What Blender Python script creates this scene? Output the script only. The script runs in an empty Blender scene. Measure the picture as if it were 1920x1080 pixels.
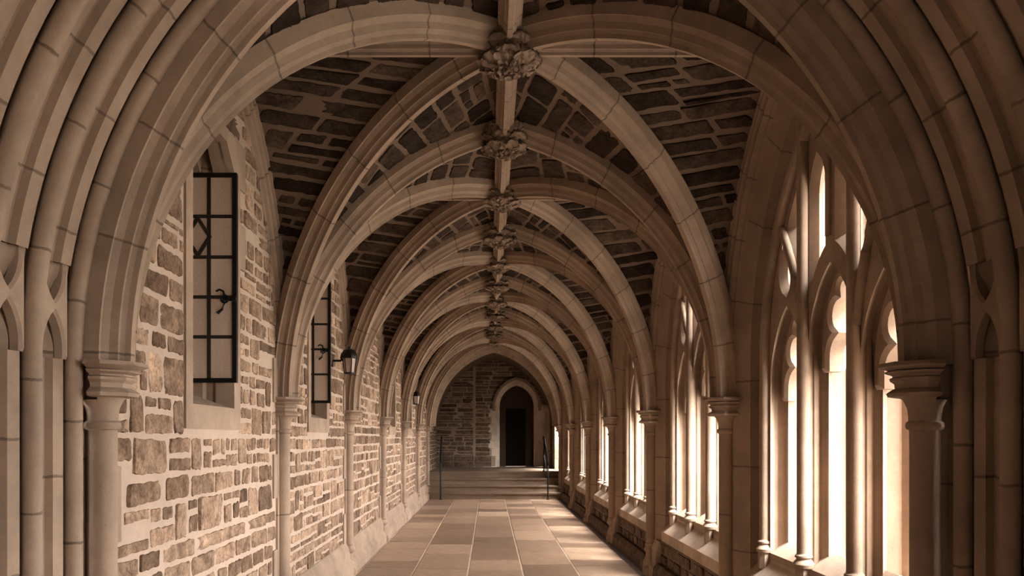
import bpy, math, random
from math import pi, sin, cos, sqrt, acos, radians
from mathutils import Vector, Matrix

sc = bpy.context.scene
COL = sc.collection

# ------------------------------------------------------------------ camera
cd = bpy.data.cameras.new('camera')
cd.lens = 28.3; cd.sensor_width = 36; cd.sensor_fit = 'HORIZONTAL'
cd.shift_x = (960-918)/1920; cd.shift_y = (821-540)/1920
cd.clip_start = 0.05
cam = bpy.data.objects.new('camera', cd); COL.objects.link(cam)
cam.location = (0, 0, 1.5); cam.rotation_euler = (pi/2, 0, 0)
sc.camera = cam
# ------------------------------------------------------------------ world, exposure
w = bpy.data.worlds.new('sky'); sc.world = w; w.use_nodes = True
bg = w.node_tree.nodes['Background']
bg.inputs[0].default_value = (1.0, 0.955, 0.935, 1); bg.inputs[1].default_value = 17
sl = bpy.data.lights.new('sun', 'SUN'); sl.energy = 17; sl.angle = radians(28); sl.color = (1, .98, .97)
so = bpy.data.objects.new('sun', sl); COL.objects.link(so)
so.rotation_euler = Vector((-.50, .62, -1.15)).to_track_quat('-Z', 'Y').to_euler()
sc.view_settings.view_transform = 'Standard'; sc.view_settings.look = 'None'
sc.view_settings.gamma = 1; sc.view_settings.use_curve_mapping = False
sc.view_settings.exposure = 0.82
sc.cycles.max_bounces = 8; sc.cycles.diffuse_bounces = 6
sc.cycles.use_denoising = True

# ------------------------------------------------------------------ dimensions (metres)
L = 2.8                    # bay length
Y0 = 3.22                  # first pair of columns
XC = 0.111                 # middle of the walk
HW = 1.66                  # half distance between column axes
HS = 1.80                  # top of capitals
NB = 6                     # bays
AC, AR = 0.424, 1.963      # transverse arch: centre overshoot, intrados radius
WC, WS = 0.6, 2.0          # wall arch centre overshoot, spring height
def CY(n): return Y0 + n*L

# ------------------------------------------------------------------ materials
def nodes(name):
    m = bpy.data.materials.new(name); m.use_nodes = True
    nt = m.node_tree; b = nt.nodes['Principled BSDF']
    return m, nt, b
def N(nt, t, **kw):
    n = nt.nodes.new(t)
    for k, v in kw.items():
        if k.startswith('i_'):
            n.inputs[k[2:].replace('_', ' ')].default_value = v
        else: setattr(n, k, v)
    return n
def mth(nt, op, a, b=None, c=None):
    n = nt.nodes.new('ShaderNodeMath'); n.operation = op
    for i, x in enumerate((a, b, c)):
        if x is None: continue
        if isinstance(x, (int, float)): n.inputs[i].default_value = x
        else: nt.links.new(x, n.inputs[i])
    return n.outputs[0]
def mix(nt, f, a, b, mode='MIX'):
    n = nt.nodes.new('ShaderNodeMix'); n.data_type = 'RGBA'; n.blend_type = mode
    if isinstance(f, (int, float)): n.inputs[0].default_value = f
    else: nt.links.new(f, n.inputs[0])
    for i, x in ((6, a), (7, b)):
        if isinstance(x, tuple): n.inputs[i].default_value = (*x, 1)
        else: nt.links.new(x, n.inputs[i])
    return n.outputs[2]
def ramp(nt, f, p0, p1, c0=0.0, c1=1.0):
    n = nt.nodes.new('ShaderNodeMapRange'); n.inputs[1].default_value = p0; n.inputs[2].default_value = p1
    n.inputs[3].default_value = c0; n.inputs[4].default_value = c1
    nt.links.new(f, n.inputs[0]); return n.outputs[0]
def noise(nt, co, scale, detail=4, rough=.6):
    n = nt.nodes.new('ShaderNodeTexNoise'); n.inputs['Scale'].default_value = scale
    n.inputs['Detail'].default_value = detail; n.inputs['Roughness'].default_value = rough
    nt.links.new(co, n.inputs['Vector']); return n.outputs['Fac']

def limestone(name, col, joint=0.0, jw=0.007, var=.28, bigbump=False):
    m, nt, b = nodes(name)
    g = nt.nodes.new('ShaderNodeNewGeometry').outputs['Position']
    n1 = noise(nt, g, 2.3, 6, .65); n2 = noise(nt, g, 26, 5, .7); n3 = noise(nt, g, 150, 2, .6)
    dark = tuple(c*(1-var*1.5) for c in col); light = tuple(min(1, c*(1+var*.55)) for c in col)
    c = mix(nt, ramp(nt, n1, .3, .7), dark, light)
    c = mix(nt, ramp(nt, n2, .35, .75, 0, .38), c, tuple(x*.62 for x in col))
    v = nt.nodes.new('ShaderNodeTexVoronoi'); v.inputs['Scale'].default_value = 14
    nt.links.new(g, v.inputs['Vector'])
    sp = mth(nt, 'LESS_THAN', v.outputs['Distance'], .035)
    c = mix(nt, mth(nt, 'MULTIPLY', sp, .6), c, tuple(x*.25 for x in col))
    hgt = mth(nt, 'ADD', mth(nt, 'MULTIPLY', n2, .6), mth(nt, 'MULTIPLY', n3, .4))
    if joint:
        uv = nt.nodes.new('ShaderNodeUVMap'); uv.uv_map = 'UVMap'
        s = nt.nodes.new('ShaderNodeSeparateXYZ'); nt.links.new(uv.outputs[0], s.inputs[0])
        wob = mth(nt, 'MULTIPLY', mth(nt, 'SUBTRACT', noise(nt, g, 22, 3), .5), .018)
        u = mth(nt, 'ADD', s.outputs[0], wob)
        fr = mth(nt, 'FRACT', mth(nt, 'DIVIDE', u, joint))
        d = mth(nt, 'MULTIPLY', mth(nt, 'ABSOLUTE', mth(nt, 'SUBTRACT', fr, .5)), joint)
        j = ramp(nt, d, jw*.45, jw, 1, 0)
        c = mix(nt, mth(nt, 'MULTIPLY', j, .72), c, tuple(x*.22 for x in col))
        # each block a slightly different tone
        fl = mth(nt, 'FLOOR', mth(nt, 'ADD', mth(nt, 'DIVIDE', u, joint), .5))
        wn = nt.nodes.new('ShaderNodeTexWhiteNoise'); wn.noise_dimensions = '1D'
        nt.links.new(mth(nt, 'ADD', fl, mth(nt, 'MULTIPLY', s.outputs[1], 0)), wn.inputs['W'])
        c = mix(nt, ramp(nt, wn.outputs['Value'], 0, 1, 0, .22), c, tuple(x*.7 for x in col))
        hgt = mth(nt, 'SUBTRACT', hgt, mth(nt, 'MULTIPLY', j, 1.2))
    bp = nt.nodes.new('ShaderNodeBump'); bp.inputs['Strength'].default_value = .38; bp.inputs['Distance'].default_value = .006
    if bigbump:
        v2 = nt.nodes.new('ShaderNodeTexVoronoi'); v2.inputs['Scale'].default_value = 30; v2.feature = 'SMOOTH_F1'
        wv = nt.nodes.new('ShaderNodeVectorMath'); wv.operation = 'ADD'; n9 = nt.nodes.new('ShaderNodeTexNoise'); n9.inputs['Scale'].default_value = 9
        nt.links.new(g, n9.inputs['Vector']); sc9 = nt.nodes.new('ShaderNodeVectorMath'); sc9.operation = 'SCALE'; sc9.inputs[3].default_value = .12
        nt.links.new(n9.outputs['Color'], sc9.inputs[0]); nt.links.new(g, wv.inputs[0]); nt.links.new(sc9.outputs[0], wv.inputs[1])
        nt.links.new(wv.outputs[0], v2.inputs['Vector'])
        hgt = mth(nt, 'SUBTRACT', mth(nt, 'MULTIPLY', hgt, .25), mth(nt, 'MULTIPLY', v2.outputs['Distance'], 1.6))
        bp.inputs['Strength'].default_value = 1; bp.inputs['Distance'].default_value = .022
    nt.links.new(hgt, bp.inputs['Height']); nt.links.new(bp.outputs[0], b.inputs['Normal'])
    nt.links.new(c, b.inputs['Base Color']); b.inputs['Roughness'].default_value = .85
    b.inputs['Specular IOR Level'].default_value = .15
    return m

def rough_stone(name, k=1.0, bump=.9, rough=.9, streak=(1, 1, 1), spec=.08, soft=False):
    m, nt, b = nodes(name)
    at = nt.nodes.new('ShaderNodeAttribute'); at.attribute_name = 'Col'
    g = nt.nodes.new('ShaderNodeNewGeometry').outputs['Position']
    mp = nt.nodes.new('ShaderNodeMapping'); mp.inputs['Scale'].default_value = streak
    nt.links.new(g, mp.inputs['Vector']); g = mp.outputs[0]
    n1 = noise(nt, g, 9, 6, .7); n2 = noise(nt, g, 48, 5, .75)
    c = mix(nt, 1.0, at.outputs['Color'], mix(nt, ramp(nt, n1, .35, .65), (.68*k, .64*k, .6*k) if soft else (.5*k, .47*k, .45*k), (1.35*k, 1.35*k, 1.35*k)), 'MULTIPLY')
    c = mix(nt, ramp(nt, n2, .45, .68, 0, .22 if soft else .75), c, mix(nt, 1.0, c, (.3, .28, .27), 'MULTIPLY'))
    bp = nt.nodes.new('ShaderNodeBump'); bp.inputs['Strength'].default_value = bump; bp.inputs['Distance'].default_value = .012
    nt.links.new(mth(nt, 'ADD', n1, mth(nt, 'MULTIPLY', n2, .55)), bp.inputs['Height'])
    nt.links.new(bp.outputs[0], b.inputs['Normal']); nt.links.new(c, b.inputs['Base Color'])
    b.inputs['Roughness'].default_value = rough; b.inputs['Specular IOR Level'].default_value = spec
    return m

def plain(name, col, rough=.6, metal=0, bump=0, scale=60, trans=0, spec=.5):
    m, nt, b = nodes(name)
    g = nt.nodes.new('ShaderNodeNewGeometry').outputs['Position']
    n1 = noise(nt, g, scale, 3)
    nt.links.new(mix(nt, ramp(nt, n1, .3, .7), tuple(c*.8 for c in col), tuple(min(1, c*1.15) for c in col)), b.inputs['Base Color'])
    b.inputs['Roughness'].default_value = rough; b.inputs['Metallic'].default_value = metal
    b.inputs['Transmission Weight'].default_value = trans; b.inputs['Specular IOR Level'].default_value = spec
    if bump:
        bp = nt.nodes.new('ShaderNodeBump'); bp.inputs['Strength'].default_value = bump; bp.inputs['Distance'].default_value = .004
        nt.links.new(n1, bp.inputs['Height']); nt.links.new(bp.outputs[0], b.inputs['Normal'])
    return m

LIME = (.325, .232, .165)
M = {}
M['ashlar'] = limestone('ashlar limestone', LIME, .62)
M['voussoir'] = limestone('voussoir limestone', LIME, .47)
M['plainlime'] = limestone('dressed limestone', LIME)
M['carved'] = limestone('carved limestone', (.27, .19, .135), var=.35, bigbump=True)
M['sill'] = limestone('sill limestone', (.42, .315, .235))
M['stone'] = rough_stone('rubble stone')
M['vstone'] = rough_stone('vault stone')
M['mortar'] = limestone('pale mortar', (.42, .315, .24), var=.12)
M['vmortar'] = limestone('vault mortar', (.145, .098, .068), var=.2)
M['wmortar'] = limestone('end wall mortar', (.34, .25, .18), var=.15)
M['floor'] = rough_stone('flagstone', 1.0, .22, .40, (.8, 3.2, 1), .5, soft=True)
M['grout'] = limestone('floor grout', (.42, .31, .23), var=.2)
M['step'] = limestone('granite step', (.21, .145, .10), var=.12)
M['pale'] = limestone('light-painted doorway limestone', (.62, .50, .40))  # raised stone colour stands in for light falling on the doorway
M['iron'] = plain('black iron', (.012, .010, .009), .45, .6, .3)
M['lead'] = plain('lead came', (.03, .024, .02), .5, .5, .3)
M['glass'] = plain('hammered glass', (.66, .51, .39), .35, 0, .9, 130, .12)
M['lampglass'] = plain('frosted lamp glass', (.62, .45, .34), .5, 0, .2, 60, .5)
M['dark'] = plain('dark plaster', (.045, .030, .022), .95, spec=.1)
M['door'] = plain('dark oak', (.008, .0055, .004), .95, 0, .5, 30, spec=.05)
M['ground'] = plain('pale paving', (.30, .28, .24), .9)
M['roof'] = plain('roof slate', (.1, .08, .07), .9)

# ------------------------------------------------------------------ mesh builder
class MB:
    def __init__(s): s.v = []; s.f = []; s.uv = []; s.c = []; s.mi = []
    def face(s, idx, uv=None, col=None, mi=0):
        s.f.append(idx); s.uv.append(uv or [(0, 0)]*len(idx)); s.c.append(col); s.mi.append(mi)
    def grid(s, P, U=None, V=None, cj=False, flip=False, mi=0, col=None):
        n = len(P); m = len(P[0]); b = len(s.v)
        for r in P: s.v.extend(tuple(p) for p in r)
        U = U or [0]*n; V = V or list(range(m+1))
        for i in range(n-1):
            for j in range(m if cj else m-1):
                k = (j+1) % m
                q = [b+i*m+j, b+i*m+k, b+(i+1)*m+k, b+(i+1)*m+j]
                uv = [(U[i], 0), (U[i], 0), (U[i+1], 0), (U[i+1], 0)]
                if flip: q.reverse(); uv.reverse()
                s.face(q, uv, col, mi)
    def box(s, x0, x1, y0, y1, z0, z1, col=None, mi=0):
        b = len(s.v)
        s.v += [(x0,y0,z0),(x1,y0,z0),(x1,y1,z0),(x0,y1,z0),(x0,y0,z1),(x1,y0,z1),(x1,y1,z1),(x0,y1,z1)]
        for q in ((3,2,1,0),(4,5,6,7),(0,1,5,4),(1,2,6,5),(2,3,7,6),(3,0,4,7)):
            s.face([b+i for i in q], [(s.v[b+i][2], 0) for i in q], col, mi)
    def lathe(s, cx, cy, prof, seg=24, rot=0, cap=True, mi=0):
        P = [[(cx+r*cos(rot+2*pi*k/seg), cy+r*sin(rot+2*pi*k/seg), z) for k in range(seg)] for r, z in prof]
        b = len(s.v); s.grid(P, [z for r, z in prof], None, True, mi=mi)
        if cap:
            s.face([b+k for k in range(seg)][::-1], mi=mi); t = b+(len(prof)-1)*seg
            s.face([t+k for k in range(seg)], mi=mi)
    def prism(s, poly, a0, a1, f, mi=0, uvz=True, col=None):
        """poly of 2D points, extruded from a0 to a1; f(u,v,a)->xyz"""
        n = len(poly); b = len(s.v)
        for a in (a0, a1): s.v += [tuple(f(u, v, a)) for u, v in poly]
        for i in range(n):
            k = (i+1) % n; q = [b+i, b+k, b+n+k, b+n+i]
            s.face(q, [(s.v[x][2], 0) for x in q], col, mi)
        q = [b+i for i in range(n)][::-1]; s.face(q, [(s.v[x][2], 0) for x in q], col, mi)
        q = [b+n+i for i in range(n)]; s.face(q, [(s.v[x][2], 0) for x in q], col, mi)
    def tube(s, pts, r, seg=10, mi=0, closed=False):
        pts = [Vector(p) for p in pts]; n = len(pts); P = []
        for i, p in enumerate(pts):
            if closed: t = pts[(i+1) % n]-pts[i-1]
            else: t = pts[min(i+1, n-1)]-pts[max(i-1, 0)]
            t.normalize(); up = Vector((0, 0, 1)) if abs(t.z) < .9 else Vector((1, 0, 0))
            a = t.cross(up).normalized(); b_ = t.cross(a)
            rr = r[i] if isinstance(r, (list, tuple)) else r
            P.append([p+a*rr*cos(2*pi*k/seg)+b_*rr*sin(2*pi*k/seg) for k in range(seg)])
        if closed: P.append(P[0])
        b = len(s.v); s.grid(P, [z for z in range(len(P))], None, True, mi=mi)
        if not closed:
            s.face([b+k for k in range(seg)][::-1], mi=mi); t = b+(len(P)-1)*seg
            s.face([t+k for k in range(seg)], mi=mi)
    def build(s, name, mats, parent=None, loc=(0, 0, 0), sharp=24, fixn=False):
        me = bpy.data.meshes.new(name)
        me.from_pydata(s.v, [], s.f)
        for m in (mats if isinstance(mats, (list, tuple)) else [mats]): me.materials.append(m)
        uvl = me.uv_layers.new(name='UVMap')
        flat = [c for f in s.uv for p in f for c in p]
        uvl.data.foreach_set('uv', flat)
        if any(c is not None for c in s.c):
            ca = me.color_attributes.new('Col', 'FLOAT_COLOR', 'CORNER')
            arr = []
            for f, c in zip(s.f, s.c):
                c = c or (.3, .2, .14); arr += [c[0], c[1], c[2], 1.0]*len(f)
            ca.data.foreach_set('color', arr)
        me.polygons.foreach_set('material_index', s.mi)
        if fixn:
            import bmesh
            bm = bmesh.new(); bm.from_mesh(me); bmesh.ops.recalc_face_normals(bm, faces=bm.faces); bm.to_mesh(me); bm.free()
        me.polygons.foreach_set('use_smooth', [True]*len(me.polygons))
        me.set_sharp_from_angle(angle=radians(sharp))
        me.update()
        o = bpy.data.objects.new(name, me); COL.objects.link(o)
        o.location = loc
        if parent: o.parent = parent
        return o

def tag(o, label=None, cat=None, group=None, kind=None):
    if label: o['label'] = label
    if cat: o['category'] = cat
    if group: o['group'] = group
    if kind: o['kind'] = kind
    return o
def empty(name, loc=(0, 0, 0)):
    o = bpy.data.objects.new(name, None); COL.objects.link(o); o.location = loc
    o.empty_display_size = .1
    return o
def copy_tree(o, dy=0, dx=0, parent=None, mirror=False):
    c = o.copy(); COL.objects.link(c)
    if parent is None:
        c.location = (o.location[0]+dx, o.location[1]+dy, o.location[2])
    else: c.parent = parent
    for ch in list(o.children): copy_tree(ch, parent=c)
    return c
ORD = ['first', 'second', 'third', 'fourth', 'fifth', 'sixth', 'seventh']
def mx(x): return 2*XC - x          # mirror across the middle of the walk

# ------------------------------------------------------------------ arches
def arch_grid(mb, prof, c, hs, f, h0=None, nseg=26, half=0, uoff=0.0, closed=False, flip=False, tr=(0, 1)):
    """prof: list (r, q); f(s, h, q)->xyz, s from arch centre. half 0 both, -1 left, 1 right"""
    rm = prof[0][0]; rows = []; U = []
    th = [tr[0]+(tr[1]-tr[0])*i/nseg for i in range(nseg+1)]
    def row(side, t, leg=None):
        out = []
        for r, q in prof:
            if leg is not None: s_, h = -(r-c), leg
            else:
                a = t*acos(c/r); s_, h = c-r*cos(a), hs+r*sin(a)
            out.append(f(side*-s_, h, q) if side > 0 else f(s_, h, q))
        return out
    def lft():
        R = []; u = []
        if h0 is not None and h0 < hs:
            k = 6
            for i in range(k): R.append((None, h0+(hs-h0)*i/k)); u.append(-(hs-(h0+(hs-h0)*i/k)))
        if tr[1] <= 0: R.append((None, hs)); u.append(0)
        else:
            for t in th: R.append((t, None)); u.append(t*acos(c/rm)*rm)
        return R, u
    R, u = lft()
    if tr != (0, 1):
        for sd in (-1, 1):
            rows = [row(sd, t, l) for t, l in R]; mb.grid(rows, [x+uoff for x in u], None, closed, flip)
        return
    if half <= 0:
        for (t, l), uu in zip(R, u): rows.append(row(-1, t, l)); U.append(uu+uoff)
        if half == 0: 
            tot = u[-1]
            for (t, l), uu in list(zip(R, u))[::-1][1:]: rows.append(row(1, t, l)); U.append(2*tot-uu+uoff)
    else:
        for (t, l), uu in zip(R, u): rows.append(row(1, t, l)); U.append(uu+uoff)
    mb.grid(rows, U, None, closed, flip)

def circ(cx, cy, r, n=10, a0=0, a1=360):
    full = abs(a1-a0) >= 360
    return [(cx+r*cos(radians(a0+(a1-a0)*i/(n if full else n-1))), cy+r*sin(radians(a0+(a1-a0)*i/(n if full else n-1)))) for i in range(n)]

# rib section: (half width, depth above nose)
RIBH = [(.017, 0), (.019, .006), (.021, .022), (.033, .038), (.042, .040), (.044, .048), (.050, .072), (.066, .088),
        (.071, .095), (.082, .096), (.082, .168)]
RIB = [(-a, b) for a, b in RIBH[::-1]] + RIBH
RD = .150                       # where the web meets the rib
def rib_mesh(mb, pts, nrm, bin_, prof=RIB, scale=1.0, uoff=0):
    P = []; U = []; u = uoff
    for i, p in enumerate(pts):
        if i: u += (Vector(pts[i])-Vector(pts[i-1])).length
        P.append([Vector(p)+bin_*(a*scale)+nrm[i]*(b*scale) for a, b in prof]); U.append(u)
    mb.grid(P, U)

SE = 1.96
def diag_curve(n=30):
    """unit: (t 1..0..-1, h)"""
    out = []
    for i in range(n+1):
        a = pi/2*i/n
        out.append((cos(a)**(2/SE), sin(a)**(2/SE)))
    return out
DRISE = 1.885
DPX, DPY = HW-.085, L/2-.095    # plan of nose at spring
def diag_full(sx, n=30):
    """points of diagonal nose from near corner to far corner relative to bay centre (0,0)"""
    q = diag_curve(n); pts = []
    for t, h in q: pts.append(Vector((-sx*DPX*t, -DPY*t, HS+DRISE*h)))
    for t, h in q[::-1][1:]: pts.append(Vector((sx*DPX*t, DPY*t, HS+DRISE*h)))
    d = Vector((sx*DPX, DPY, 0)).normalized()
    bin_ = Vector((-d.y, d.x, 0)); nr = []
    for i in range(len(pts)):
        tg = (pts[min(i+1, len(pts)-1)]-pts[max(i-1, 0)]).normalized()
        if i in (0, len(pts)-1): tg = Vector((0, 0, 1 if i == 0 else -1))
        v = bin_.cross(tg)
        # want normal pointing up / outward from the arch interior
        mid = Vector((0, 0, HS)) - pts[i]
        if v.dot(mid) > 0: v = -v
        nr.append(v)
    return pts, nr, bin_

# ------------------------------------------------------------------ rubble masonry
def stone_piece(mb, S, s0, s1, t0, t1, rnd, rise, col, detail=3, mi=1):
    w_, h_ = s1-s0, t1-t0; mn = min(w_, h_)
    q = min(.014, .11*mn)
    K = [(s0+rnd.uniform(0, q), t0+rnd.uniform(-q*.3, q)), (s1-rnd.uniform(0, q), t0+rnd.uniform(-q*.3, q)), (s1-rnd.uniform(0, q), t1-rnd.uniform(-q*.3, q)), (s0+rnd.uniform(0, q), t1-rnd.uniform(-q*.3, q))]
    pts = []
    for i in range(4):
        a, b = K[i], K[(i+1) % 4]; ln = sqrt((b[0]-a[0])**2+(b[1]-a[1])**2) or 1e-6
        c = min(.45, mn*rnd.uniform(.05, .17)/ln)
        k = max(1, min(9, int(ln/(.028 if detail > 2 else .08))))
        j = min(.0045, .06*mn)
        for m in range(k+1):
            f = c+(1-2*c)*m/k
            pts.append((a[0]+(b[0]-a[0])*f+rnd.uniform(-j, j), a[1]+(b[1]-a[1])*f+rnd.uniform(-j, j)))
    cx, cy = (s0+s1)/2, (t0+t1)/2
    tilt = (rnd.uniform(-.06, .06), rnd.uniform(-.06, .06))
    def ring(ins, h, jit):
        out = []
        for a, b in pts:
            dx, dy = cx-a, cy-b; l = sqrt(dx*dx+dy*dy) or 1; k = min(ins/l, .6)
            a2, b2 = a+dx*k, b+dy*k
            hh = h+(tilt[0]*(a2-cx)+tilt[1]*(b2-cy) if h > 0 else 0)+rnd.uniform(-jit, jit)
            out.append(S(a2, b2, hh))
        return out
    base = len(mb.v); n = len(pts)
    for R in (ring(0, -.004, 0), ring(.005, rise*.75, .0015), ring(.022, rise, .003)): mb.v += R
    mb.v.append(S(cx, cy, rise+rnd.uniform(-.003, .004)))
    for r in range(2):
        for i in range(n):
            k = (i+1) % n; mb.face([base+r*n+i, base+r*n+k, base+(r+1)*n+k, base+(r+1)*n+i], col=col, mi=mi)
    for i in range(n):
        mb.face([base+2*n+i, base+2*n+(i+1) % n, base+3*n], col=col, mi=mi)

def rubble(mb, S, T0, T1, rng, rnd, pal, course=(.09, .23), wid=(.10, .36), gap=.022, rise=.011, split=.5, holes=(), detail=3, mi=1):
    def emit(s0, s1, t0, t1):
        for (a, b, c, d) in holes:
            if s1 > a and s0 < b and t1 > c and t0 < d:
                if t0 < c and c-t0 > .06 and (c-t0) > .5*(t1-t0): t1 = c; continue
                if t1 > d and t1-d > .06 and (t1-d) > .5*(t1-t0): t0 = d; continue
                if s0 < a and a-s0 > .03: s1 = a
                elif s1 > b and s1-b > .03: s0 = b
                else: return
        g = gap*rnd.uniform(.75, 1.25)/2
        if s1-s0 < 2*g+.022 or t1-t0 < 2*g+.018: return
        v = rnd.random(); c0, c1 = pal[0], pal[1]
        k = rnd.uniform(.75, 1.2)
        col = tuple((c0[i]*(1-v)+c1[i]*v)*k for i in range(3))
        stone_piece(mb, S, s0+g, s1-g, t0+g, t1-g, rnd, rise*rnd.uniform(.7, 1.35), col, detail, mi)
    t = T0
    while t < T1-.02:
        h = rnd.uniform(*course)
        if T1-(t+h) < course[0]*.7: h = T1-t
        a, b = rng(t+h/2); s = a
        if b-a > .05:
            while s < b-.01:
                w_ = rnd.uniform(*wid)*(1.25 if rnd.random() < .25 else 1)
                if b-(s+w_) < wid[0]*.8: w_ = b-s
                if h > .14 and rnd.random() < split and w_ > .06:
                    hh = h*rnd.uniform(.32, .68)
                    for (ta, tb) in ((t, t+hh), (t+hh, t+h)):
                        if rnd.random() < .55 and w_ > .2:
                            m_ = s+w_*rnd.uniform(.3, .7); emit(s, m_, ta, tb); emit(m_, s+w_, ta, tb)
                        else: emit(s, s+w_, ta, tb)
                else: emit(s, s+w_, t, t+h)
                s += w_
        t += h

PAL_L = ((.16, .103, .066), (.39, .268, .182))
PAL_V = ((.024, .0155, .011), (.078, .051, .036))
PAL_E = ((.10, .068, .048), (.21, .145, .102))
PAL_F = ((.17, .106, .068), (.43, .30, .205))

# ------------------------------------------------------------------ vault webs of one bay (centre at bay origin)
NQ = 26
ETA = [sin(pi/2*i/NQ)**1.15 if i else 0 for i in range(NQ+1)]
def interp_by_h(pts, h):
    for i in range(len(pts)-1):
        if pts[i+1][1] >= h:
            a, b = pts[i], pts[i+1]; f = (h-a[1])/((b[1]-a[1]) or 1)
            f = max(0, min(1, f)); return tuple(a[k]+(b[k]-a[k])*f for k in range(len(a)))
    return pts[-1]
def ext_curves():
    pts, nr, b = diag_full(1, 40)
    half = pts[:41]; nh = nr[:41]
    D = []
    for p, n_ in zip(half, nh):
        q = p+n_*RD; D.append(((-q.x, ) [0], q.z, -q.y))    # (|x|, h, |y|)
    D = [(max(0, a), h, max(0, y)) for a, h, y in D]
    ra = AR+RD; T = []
    for i in range(41):
        a = acos(AC/ra)*i/40; T.append((ra*cos(a)-AC, HS+ra*sin(a)))
    rw = 2.025; W_ = [(rw-WC, HS)]
    for i in range(41):
        a = acos(WC/rw)*i/40; W_.append((rw*cos(a)-WC, WS+rw*sin(a)))
    return D, T, W_
DC, TC, WCV = ext_curves()
def web_patches():
    """returns list of (A points, B points) in bay-local absolute |x|,|y| quadrant"""
    lat = []; lon = []
    hd, ht, hw = DC[-1][1], TC[-1][1], WCV[-1][1]
    for e in ETA:
        d = interp_by_h(DC, HS+e*(hd-HS)); t = interp_by_h(TC, HS+e*(ht-HS)); w_ = interp_by_h(WCV, HS+e*(hw-HS))
        D = Vector((d[0], d[2], d[1]))
        lat.append((D, Vector((HW-.05+.02, w_[0], w_[1]))))
        lon.append((D, Vector((t[0], L/2, t[1]))))
    return lat, lon
LAT, LON = web_patches()
def build_webs(seed, detail=3):
    mb = MB(); rnd = random.Random(seed)
    for kind, rows in (('lat', LAT), ('lon', LON)):
        cum = [0]
        for i in range(1, len(rows)):
            m0 = (rows[i-1][0]+rows[i-1][1])/2; m1 = (rows[i][0]+rows[i][1])/2
            cum.append(cum[-1]+(m1-m0).length)
        def at(t):
            t = max(0, min(cum[-1]-1e-6, t))
            i = 0
            while i < len(cum)-2 and cum[i+1] < t: i += 1
            f = (t-cum[i])/(cum[i+1]-cum[i])
            return rows[i][0].lerp(rows[i+1][0], f), rows[i][1].lerp(rows[i+1][1], f)
        for sx in (-1, 1):
            for sy in (-1, 1):
                fl = (sx*sy > 0) != (kind == 'lon')
                P = [[Vector((sx*p.x, sy*p.y, p.z)) for p in (A, A.lerp(B, .5), B)] for A, B in rows]
                mb.grid(P, flip=fl, mi=0)
                def S(s, t, h):
                    A, B = at(t); ln = (B-A).length or 1e-4
                    f = max(-.12, min(1.15, s/ln)); p = A.lerp(B, f)
                    A2, B2 = at(t+.02); A1, B1 = at(t-.02)
                    tt = A2.lerp(B2, f)-A1.lerp(B1, f); n_ = tt.cross(B-A)
                    if n_.length < 1e-9: n_ = Vector((0, 0, -1))
                    n_.normalize()
                    ctr = Vector((0, 0, 1.9)) if kind == 'lat' else Vector((0, p.y, 1.9))
                    if n_.dot(ctr-p) < 0: n_ = -n_
                    p = p+n_*h
                    return (sx*p.x, sy*p.y, p.z)
                def rng(t):
                    A, B = at(t); return (0, (B-A).length)
                if kind == 'lat':
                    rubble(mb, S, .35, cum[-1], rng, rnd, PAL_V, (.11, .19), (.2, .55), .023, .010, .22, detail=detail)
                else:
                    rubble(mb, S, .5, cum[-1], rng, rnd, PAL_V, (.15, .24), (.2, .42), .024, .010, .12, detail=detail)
    return mb

web_src = []
for k in range(NB):
    cy = CY(k)+L/2
    if k < 2:
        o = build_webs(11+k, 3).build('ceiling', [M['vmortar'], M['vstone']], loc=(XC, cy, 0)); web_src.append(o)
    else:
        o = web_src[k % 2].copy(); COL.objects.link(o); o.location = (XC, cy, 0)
    tag(o, kind='structure')

# ------------------------------------------------------------------ transverse arches
def transverse(rad=AR, y=0, w_=1.0):
    mb = MB()
    prof = [(rad+b, a*w_) for a, b in RIB]
    arch_grid(mb, prof, AC, HS, lambda s, h, q: (s, q, h), h0=HS-.01, nseg=30, uoff=.2)
    return mb
arch0 = None
for n in range(NB+1):
    if n == 0:
        arch0 = transverse().build('transverse_arch', M['voussoir'], loc=(XC, CY(0), 0)); o = arch0
    else:
        o = arch0.copy(); COL.objects.link(o); o.location = (XC, CY(n), 0)
    lab = 'moulded stone rib spanning the walk at the %s pair of columns from the camera' % ORD[n]
    if n == 0: lab = 'nearest moulded stone rib spanning the walk, just inside the foreground archway'
    if n == NB: lab = 'last moulded stone arch across the walk, directly over the steps'
    tag(o, lab, 'arch', 'stone ribs crossing the vault')
# inner, lower order of the last arch
o = transverse(AR-.085, 0, .8).build('inner_arch', M['voussoir'], loc=(XC, CY(NB)+.12, 0))
tag(o, 'dark inner arch just behind the last rib, framing the end wall above the steps', 'arch')

# ------------------------------------------------------------------ diagonal ribs
for sx in (-1, 1):
    pts, nr, b = diag_full(sx)
    mb = MB(); rib_mesh(mb, pts, nr, b, uoff=.1)
    src = mb.build('diagonal_rib', M['voussoir'], loc=(XC, CY(0)+L/2, 0), fixn=False)
    for k in range(NB):
        if k == 0: o = src
        else:
            o = src.copy(); COL.objects.link(o); o.location = (XC, CY(k)+L/2, 0)
        tag(o, 'diagonal vault rib from near %s to far %s, %s bay from the camera' % (('left', 'right', ORD[k]) if sx > 0 else ('right', 'left', ORD[k])),
            'vault rib', 'diagonal ribs of the vault')

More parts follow.
